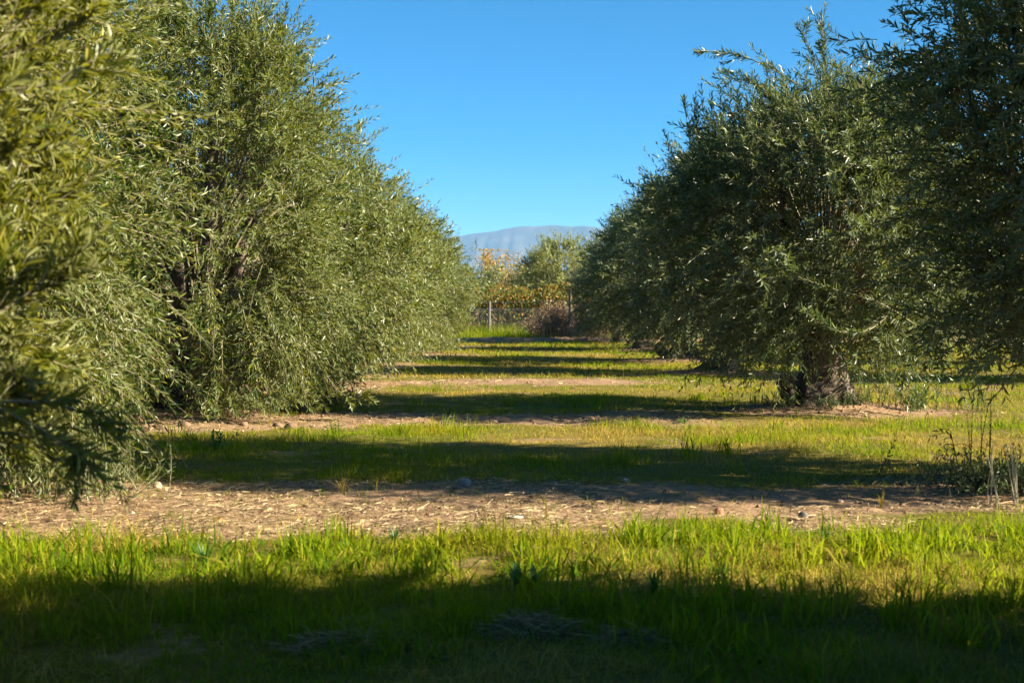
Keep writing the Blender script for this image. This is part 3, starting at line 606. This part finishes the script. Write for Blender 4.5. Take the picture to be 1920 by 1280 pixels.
for y0, y1, n, hs_, wd in ((2.6, 3.6, 16000, .055, .0034), (3.6, 4.7, 30000, .065, .0042), (4.7, 6.5, 46000, .076, .0048), (6.5, 8.3, 30000, .055, .0038), (8.3, 12.6, 80000, .056, .0045), (12.6, 18.6, 70000, .054, .006), (18.6, 30, 80000, .06, .009), (30, 43.2, 55000, .08, .014)):
    x, y = fan(rng, n, y0, y1)
    d = dirt(x, y); cl = .55 * noise(x * 5, y * 5, 0, 95) + .45 * noise(x * 13, y * 13, 0, 96)
    d = np.maximum(d, .55 * sstep(.36, .28, cl) * (y < 14))
    k = rng.random(n) > np.clip(d * 1.7 - .1, 0, .975)
    x, y, cl = x[k], y[k], cl[k]
    big = fbm(x * 1.1, y * 1.1, 0, 97)
    h = hs_ * rng.uniform(.5, 1.25, len(x)) * (.35 + 1.2 * cl) * (.5 + 1.0 * sstep(.35, .65, big))
    back = np.exp(-((y - 5.85) / .45) ** 2); h = h * (1 + .55 * back * rng.random(len(x)))
    dr = dryness(x, y) + rng.normal(0, .10, len(x)) > .55
    blades(GG, rng, x[~dr], y[~dr], h[~dr], np.full((~dr).sum(), wd) * rng.uniform(.7, 1.4, (~dr).sum()), .75)
    blades(GD, rng, x[dr], y[dr], h[dr] * .8, np.full(dr.sum(), wd * .8), .9)
# taller tufts scattered through it
nt_ = 150
for y0, y1, n in ((4.2, 6.3, 210), (8.5, 12.4, 60), (13.5, 18, 60), (19, 40, 150)):
    tx, ty = fan(rng, n, y0, y1)
    for a, b_ in zip(tx, ty):
        if dirt(a, b_) > .4: continue
        m = int(rng.integers(10, 30)); hh = rng.uniform(.09, .19)
        blades(GG, rng, a + rng.normal(0, .045, m), b_ + rng.normal(0, .045, m), hh * rng.uniform(.6, 1.15, m), np.full(m, .0075 if b_ < 13 else .009), .4)
tx, ty = fan(rng, 230, 3.5, 6.1)
for a, b_ in zip(tx, ty):
    if fbm(a * 1.6, b_ * 1.6, 0, 58) < .47: continue
    m = int(rng.integers(6, 16)); blades(GG, rng, a + rng.normal(0, .03, m), b_ + rng.normal(0, .03, m), rng.uniform(.08, .17) * rng.uniform(.6, 1.15, m), np.full(m, .011), .6)
x, y = fan(rng, 26000, 3.3, 6.1); k = fbm(x * 1.7, y * 2.4, 0, 59, 3) > .55; x, y = x[k], y[k]
blades(GD, rng, x, y, rng.uniform(.03, .085, len(x)), np.full(len(x), .0032), 1.6)
# small tufts left standing on the bare strips
tx, ty = fan(rng, 900, 5.9, 20)
for a, b_ in zip(tx, ty):
    if dirt(a, b_) < .45 or fbm(a * .9, b_ * .9, 0, 55) < .48: continue
    m = int(rng.integers(8, 22)); blades((GD, GD, GG)[int(rng.integers(0, 3))], rng, a + rng.normal(0, .05, m), b_ + rng.normal(0, .04, m), rng.uniform(.02, .06) * rng.uniform(.6, 1.3, m), np.full(m, .004), .8)
# verge below the fence
x = rng.uniform(-4.5, 3.5, 9000); y = 44.4 + 8 * rng.random(9000) ** 1.3; blades(GG, rng, x, y, rng.uniform(.12, .42, 9000) * (1 + .6 * (y > 48)), np.full(9000, .016), .35)
tag(GG.build('grass', M_grass), 'green grass growing in bands across the orchard alley', 'grass', kind='stuff')
tag(GD.build('dry_grass', M_dry), 'yellowed dry grass mixed through the green bands', 'grass', kind='stuff')

# straw lying on the bare strips
GS = Geo()
def straws(n, y0, y1, lmax, wd, dmin=.3):
    x, y = fan(rng, n, y0, y1); k = dirt(x, y) + rng.normal(0, .1, n) > dmin; x, y = x[k], y[k]; n = len(x)
    k = fbm(x * 1.3, y * 1.3, 0, 99) + rng.normal(0, .07, n) > .44; x, y = x[k], y[k]; n = len(x)
    a = rng.normal(0, 1.0, n); l = lmax * rng.random(n) ** 2.2 + .015; z = ground_h(x, y) + rng.uniform(.001, .016, n)
    D = np.stack([np.cos(a), np.sin(a), rng.normal(0, .12, n)], -1); S = np.stack([-np.sin(a), np.cos(a), rng.normal(0, .4, n)], -1) * wd
    P = np.stack([x, y, z], -1); md = P + D * (l * .5)[:, None] + np.stack([0 * a, 0 * a, l * rng.uniform(-.02, .06, n)], -1) + S * rng.normal(0, 1.2, (n, 1)); e = P + D * l[:, None]
    e[:, 2] = np.maximum(e[:, 2], ground_h(e[:, 0], e[:, 1]) + .002); md[:, 2] = np.maximum(md[:, 2], ground_h(md[:, 0], md[:, 1]) + .003)
    GS.each(np.stack([P - S, P + S, md + S, md - S, e + S * .5, e - S * .5], 1), [[0, 1, 2, 3], [3, 2, 4, 5]])
straws(13000, 5.7, 8.8, .045, .003); straws(14000, 5.9, 8.6, .13, .0014); straws(26000, 5.9, 8.6, .06, .0014); straws(9000, 11.5, 14.5, .2, .002); straws(7000, 11.5, 14.5, .06, .0035); straws(9000, 17.5, 21, .2, .003)
tag(GS.build('straw_litter', M_straw), 'pale straw and cut stalks strewn over the bare earth', 'straw', kind='stuff')

# ------------------------------------------------------------------ heaps of dry cuttings in the near grass
def heap(px, py, d, w_, h, seed, label, n=2600):
    rng = np.random.default_rng(seed); c = at(px, py, d); g = Geo(); th = rng.uniform(0, 6.283, n); r = np.sqrt(rng.random(n)); rx, ry = r * np.cos(th), r * np.sin(th)
    bx = rx * w_ / 2; by = ry * w_ * .28; gzv = ground_h(c[0] + bx, c[1] + by)
    z = gzv + h * (1 - r ** 2) * (.6 + .6 * fbm(bx * 9, by * 9, 0, seed)) * rng.random(n) ** .3
    a = rng.uniform(0, 6.283, n); l = rng.uniform(.03, .10, n); D = np.stack([np.cos(a), np.sin(a) * .6, rng.normal(-.1, .3, n)], -1); S = unit(np.cross(D, rng.normal(size=(n, 3)))) * .0013
    P = np.stack([bx, by, z], -1); e = P + D * l[:, None]; md = (P + e) / 2 + np.stack([0 * a, 0 * a, l * .12], -1)
    g.each(np.stack([P - S, P + S, md + S, md - S, e + S * .5, e - S * .5], 1), [[0, 1, 2, 3], [3, 2, 4, 5]])
    tag(g.build('cuttings_heap', M_heap, loc=(c[0], c[1], 0)), label, 'grass heap', 'heaps of dry cuttings')
heap(995, 1195, 4.33, .26, .05, 1, 'tallest heap of dry cuttings in the middle of the shaded near grass')
heap(655, 1222, 4.15, .38, .03, 2, 'wide flat heap of dry cuttings in the shade, left of the tallest heap')
heap(1195, 1205, 4.25, .20, .03, 3, 'small heap of dry cuttings in the shade, right of the tallest heap')

# ------------------------------------------------------------------ stones and clods
def stone_mat(name, c):
    return rough_mat(name, [(.3, tuple(v * .7 for v in c)), (.7, tuple(min(1, v * 1.25) for v in c))], 22, .85, .6)
SM = {'grey': stone_mat('grey_stone', (.26, .27, .28)), 'tan': stone_mat('tan_stone', (.36, .27, .18)), 'red': stone_mat('red_stone', (.34, .16, .10)), 'white': stone_mat('white_stone', (.62, .55, .45)), 'clod': stone_mat('earth_clod', (.20, .125, .075)), 'dark': stone_mat('dark_stone', (.12, .11, .10))}
def stone(px, py, w_px, h_px, mat, seed, label, nm='stone', flat=1.0):
    d = FPX * 1.0 / (py - HY); c = at(px, py, d); s = w_px / FPX * d / 2; hh = h_px / FPX * d * 1.15
    rng = np.random.default_rng(seed); nu, nv = 18, 12; th = np.linspace(0, 2 * np.pi, nu, endpoint=False); ph = np.linspace(.02, np.pi - .02, nv)
    TH, PH = np.meshgrid(th, ph); D = np.stack([np.sin(PH) * np.cos(TH), np.sin(PH) * np.sin(TH), np.cos(PH)], -1)
    r = 1 + .55 * (fbm(D[..., 0] * 1.6 + seed, D[..., 1] * 1.6, D[..., 2] * 1.6, seed, 3) - .5)
    r = np.minimum(r, 1.0 / np.maximum.reduce([np.abs(D @ unit(rng.normal(size=3))) for _ in range(4)]) * .9)
    V = D * r[..., None] * [s, s * .8, hh * .6]; V[..., 2] += hh * .32
    i, j = np.meshgrid(np.arange(nv - 1), np.arange(nu), indexing='ij'); k = (j + 1) % nu
    g = Geo(); g.add(V, np.stack([i * nu + j, (i + 1) * nu + j, (i + 1) * nu + k, i * nu + k], -1).reshape(-1, 4))
    o = g.build(nm, SM[mat], loc=(c[0], c[1], float(ground_h(c[0], c[1])) - .004), smooth=True)
    tag(o, label, nm.replace('_', ' ') if nm != 'earth_clod' else 'clod', 'stones on the bare earth' if nm == 'stone' else 'earth clods')
stone(872, 911, 22, 15, 'grey', 1, 'blue grey rounded stone in the shadow band at the edge of the bare strip')
stone(857, 918, 20, 9, 'dark', 2, 'dark flat stone touching the blue grey one')
stone(291, 917, 20, 13, 'tan', 3, 'tan stone lying alone by the left olive skirt')
stone(1349, 966, 17, 13, 'red', 4, 'reddish stone half in sunlight on the bare strip')
stone(1506, 978, 20, 16, 'dark', 5, 'brown pointed stone on the bare strip right of the reddish one')
stone(966, 986, 30, 5, 'white', 6, 'long flat whitish stone in the middle of the sunny bare strip')
stone(1174, 903, 14, 8, 'grey', 7, 'small pale grey stone in the shadow band right of the blue grey one')
stone(1040, 909, 8, 8, 'grey', 8, 'tiny grey pebble between the two grey stones in the shadow band')
stone(1575, 942, 13, 7, 'tan', 9, 'small tan stone on the straw at the right of the bare strip')
stone(272, 1003, 24, 12, 'clod', 10, 'brown stone at the front left of the bare strip')
stone(244, 965, 9, 6, 'white', 11, 'small white stone beside the blurred branches on the bare strip')
for k, (px, py, w_, h, l) in enumerate(((282, 795, 26, 11, 'largest earth clod left of the weeping olive tree'), (258, 792, 20, 10, 'second earth clod left of the weeping olive tree'), (545, 803, 26, 13, 'upright earth clod right of the weeping olive tree by the grass edge'), (519, 798, 22, 9, 'flat earth clod by the grass edge right of the weeping olive tree'),
        (455, 800, 16, 9, 'small earth clod beneath the weeping shoots'), (345, 803, 22, 9, 'earth clod below the trunk of the weeping olive tree'), (1105, 787, 26, 8, 'earth clod on the second bare strip in the middle of the alley'), (925, 790, 18, 6, 'low earth clod on the second bare strip left of the middle one'), (1040, 781, 14, 6, 'small earth clod on the second bare strip behind the middle one'))):
    stone(px, py, w_, h, 'clod', 20 + k, l, 'earth_clod')
# crumbly earth in the strips
GC = Geo(); rng = np.random.default_rng(87)
for y0, y1, n, sz in ((6, 8.4, 2600, .012), (11.2, 14.4, 2600, .02), (17.5, 24, 1500, .03)):
    x, y = fan(rng, n, y0, y1); k = dirt(x, y) > .5; x, y = x[k], y[k]; n = len(x); s = sz * rng.random(n) ** 2 + .003
    O = np.array([[1, 0, 0], [-1, 0, 0], [0, 1, 0], [0, -1, 0], [0, 0, .8], [0, 0, -.6]], float)
    blk = np.stack([x, y, ground_h(x, y) + s * .15], -1)[:, None] + O[None] * s[:, None, None] * rng.uniform(.55, 1.2, (n, 6, 1)) 
    GC.each(blk, [[0, 2, 4], [2, 1, 4], [1, 3, 4], [3, 0, 4], [2, 0, 5], [1, 2, 5], [3, 1, 5], [0, 3, 5]])
tag(GC.build('earth_crumbs', SM['clod']), 'loose crumbs of brown earth on the bare strips', 'earth crumbs', kind='stuff')

# ------------------------------------------------------------------ weeds
def strap_plant(px, py, wpx, hpx, n, seed, label, mat=M_broad, wd=.020, nm='strap_leaf_weed', group='broad leaved weeds in the grass', d=None):
    d = d or FPX / (py - HY); c = at(px, py, d); rng = np.random.default_rng(seed); g = Geo(); h = hpx / FPX * d; r = wpx / FPX * d / 2
    for k in range(n):
        a = rng.uniform(0, 6.283); e = rng.uniform(.2, 1); hh = h * rng.uniform(.6, 1.1); T = np.linspace(0, 1, 6)
        P = np.stack([np.cos(a) * r * e * T ** 1.3, np.sin(a) * r * e * T ** 1.3, hh * (T - .35 * e * T ** 3)], -1)
        S = np.array([-np.sin(a), np.cos(a), 0]) * wd * .5; wv = np.array([.6, .95, 1, .9, .6, .05])[:, None]; fo = np.array([0, 0, wd * .15])
        V = np.concatenate([P + S * wv + fo, P, P - S * wv + fo]); f = []
        for q in range(5): f += [[q, q + 1, q + 7, q + 6], [q + 6, q + 7, q + 13, q + 12]]
        g.add(V, f)
    tag(g.build(nm, mat, loc=(c[0], c[1], float(ground_h(c[0], c[1])) - .005)), label, 'weed', group)
strap_plant(968, 1105, 75, 62, 8, 1, 'broad leaved weed with a spear leaf in the middle of the near grass')
strap_plant(1000, 1100, 95, 50, 4, 2, 'sparse broad leaved weed with one long leaf leaning right, beside the spear leaved weed', wd=.022)
strap_plant(1226, 1118, 80, 62, 11, 3, 'dense strap leaved weed at the shade edge right of the middle', wd=.014)
strap_plant(1355, 1095, 70, 46, 12, 4, 'spiky strap leaved weed with thin blades right of the dense one', wd=.009)
strap_plant(1548, 1022, 46, 46, 14, 5, 'bright upright grass tuft at the rear edge of the near grass, standing alone', wd=.008)
strap_plant(738, 1025, 60, 42, 16, 6, 'bright leafy grass tuft rising at the edge of the sunny bare strip', wd=.008)
strap_plant(1282, 797, 36, 16, 9, 7, 'small dark strap leaved weed at the rear of the second grass band', wd=.02)
strap_plant(380, 1075, 90, 75, 18, 8, 'dense long bladed grass clump in the near shade edge on the left', wd=.008)
strap_plant(640, 925, 70, 40, 26, 9, 'rusty dry grass tuft on the bare strip at the shadow edge', M_dry, .004, 'dry_tuft', 'dry grass tufts on the bare strip')
strap_plant(704, 922, 20, 30, 9, 10, 'small rusty dry tuft right of the larger one', M_dry, .004, 'dry_tuft', 'dry grass tufts on the bare strip')
strap_plant(1652, 955, 40, 40, 10, 11, 'orange dry tuft with a bent stalk on the right of the bare strip', M_dry, .005, 'dry_tuft', 'dry grass tufts on the bare strip')
strap_plant(1024, 985, 8, 46, 3, 12, 'single pale upright stalk on the sunny bare strip', M_dry, .006, 'dry_stalk', 'dry grass tufts on the bare strip')

def leafy_weed(c, h, r, nstem, seed, label, mats, leaf=.025, npair=9, nm='weed_plant', group=None, spread=.35, lw=.3):
    rng = np.random.default_rng(seed); g = Geo(); org = np.zeros((nstem, 3)); org[:, :2] = rng.normal(0, r * .3, (nstem, 2))
    d = np.stack([rng.normal(0, spread, nstem), rng.normal(0, spread, nstem), np.ones(nstem)], -1)
    shoots(g, rng, org, d, h * rng.uniform(.6, 1.1, nstem), rng.normal(0, .1, (nstem, 3)), npair, leaf, leaf * lw, True, .0028)
    return tag(g.build(nm, mats, loc=(c[0], c[1], float(ground_h(c[0], c[1])) - .005)), label, 'weed', group)
wg = 'leafy weeds around the trunks'
c = at(1895, 915, 7.75); leafy_weed(c, .20, .75, 190, 1, 'dark low bushy weed under the shaded tree at the right edge', [M_darkweed, M_weed], .03, 9, 'weed_bush', wg, .6)
c = at(1835, 918, 8.2)
for k, (px, h, l) in enumerate(((1822, .48, 'tallest dark stemmed weed beside the bushy weed at the right edge'), (1836, .42, 'dark knotted weed stem right of the tallest one'), (1853, .46, 'dark weed stem nearest the pale dry stalks'))):
    leafy_weed(at(px, 905, 8.2), h, .03, 2, 10 + k, l, [M_darkweed, M_darkweed], .012, 16, 'stalky_weed', 'dark weed stems at the right edge', .03, .5)
def arch_weed(px, py, d, label):
    c = at(px, py, d); g = Geo(); rng = np.random.default_rng(5); h = .27
    P = smooth_path([(0, 0, 0), (-.03, 0, h * .5), (-.06, 0, h)], 10); g.tube(P, np.linspace(.004, .002, 10), 4)
    for k in range(9):
        s = P[4 + k % 6]; a = rng.uniform(0, 6.283); q = np.array([np.cos(a), np.sin(a) * .6, 0])
        shoots(g, rng, s[None], (q + [0, 0, .6])[None], np.array([.12]), np.array([[0, 0, -.75]]) + q[None] * .2, 4, .03, .008, True, .002, 0, 0)
    tag(g.build('arching_weed', M_darkweed, loc=(c[0], c[1], float(ground_h(c[0], c[1])))), label, 'weed')
arch_weed(1800, 885, 8.3, 'dark weed with arching drooping leaves left of the weed stems')
M_pale = rough_mat('pale_stalk', [(.3, (.32, .29, .19)), (.7, (.52, .46, .32))], 20, .8)
for k, (px, n, l) in enumerate(((1858, 5, 'clump of pale dry stalks before the bushy weed'), (1905, 6, 'clump of pale dry stalks nearest the right edge'))):
    c = at(px, 945, 7.3); g = Geo(); rng = np.random.default_rng(90 + k)
    for q in range(n):
        x = rng.normal(0, .022); e = rng.normal(-.05, .03); h = rng.uniform(.2, .32)
        g.tube(smooth_path([(x, rng.normal(0, .02), -.01), (x + e * .5, 0, h * .5), (x + e, rng.normal(0, .03), h)], 7), np.linspace(.0038, .0022, 7), 5)
    tag(g.build('dry_stalk_clump', M_pale, loc=(c[0], c[1], float(ground_h(c[0], c[1])))), l, 'dry stalks', 'pale dry stalk clumps')
# greenery round the right trunk
for k, (px, py, d, h, r, n, l) in enumerate(((1470, 770, 13.7, .16, .35, 30, 'grey green weed left of the flared trunk'), (1545, 776, 13.5, .13, .3, 26, 'low grey green weed in front of the flared trunk'), (1600, 772, 13.7, .14, .12, 20, 'small grey green weed at the right root of the flared trunk'),
        (1645, 765, 13.8, .24, .25, 16, 'bright leafy weed right of the flared trunk'), (1712, 765, 13.7, .24, .3, 14, 'leafy weed with broad blades right of the bright one'), (1795, 760, 14, .28, .25, 10, 'upright leafy weed with several stems beneath the shaded tree'), (1835, 762, 13.8, .28, .25, 9, 'upright leafy weed nearest the right edge beneath the shaded tree'))):
    leafy_weed(at(px, py, d), h, r, n, 30 + k, l, [M_weed, M_weed], .028 if k != 4 else .06, 9, 'weed_plant', wg, .55 if k < 3 else .25)
leafy_weed(at(1688, 768, 13.9), .2, .2, 14, 44, 'russet dry weed between the two leafy weeds', [M_bramble, M_bramble], .018, 9, 'weed_plant', wg, .3)
c = at(170, 930, 7.5); leafy_weed(c, .30, .6, 60, 46, 'grey green suckers under the left olive skirt behind the blurred branches', [M_twig, M_weed], .028, 10, 'weed_plant', wg, .4)
leafy_weed(at(412, 842, 10.2), .16, .1, 5, 47, 'small bright leafy weed in the sunny grass on the left', [M_broad, M_broad], .05, 5, 'weed_plant', wg, .4)

# ------------------------------------------------------------------ far cable and air
g = Geo(); xx = np.linspace(-60, 60, 30); zz_ = 1 + (HY - 485) / FPX * 150 + .6 * (xx / 60) ** 2
g.tube(np.stack([xx, 0 * xx, zz_], -1), np.full(30, .02), 4)
tag(g.build('power_line', M_darkweed, loc=(0, 150, 0)), 'thin dark cable crossing in front of the foot of the mountain', 'cable')
m, t, out = new_mat('air'); pv = t.nodes.new('ShaderNodeVolumePrincipled'); pv.inputs['Color'].default_value = (.28, .58, 1.0, 1); pv.inputs['Density'].default_value = .00009; pv.inputs['Anisotropy'].default_value = 0.0
t.links.new(pv.outputs[0], out.inputs['Volume'])
g = Geo(); x0, x1, y0, y1, z0, z1 = -9500, 9500, -800, 11500, -14, 420
V = [(x, y, z) for z in (z0, z1) for y in (y0, y1) for x in (x0, x1)]
g.add(V, [[0, 2, 3, 1], [4, 5, 7, 6], [0, 1, 5, 4], [2, 6, 7, 3], [0, 4, 6, 2], [1, 3, 7, 5]])
tag(g.build('haze', m), kind='stuff')
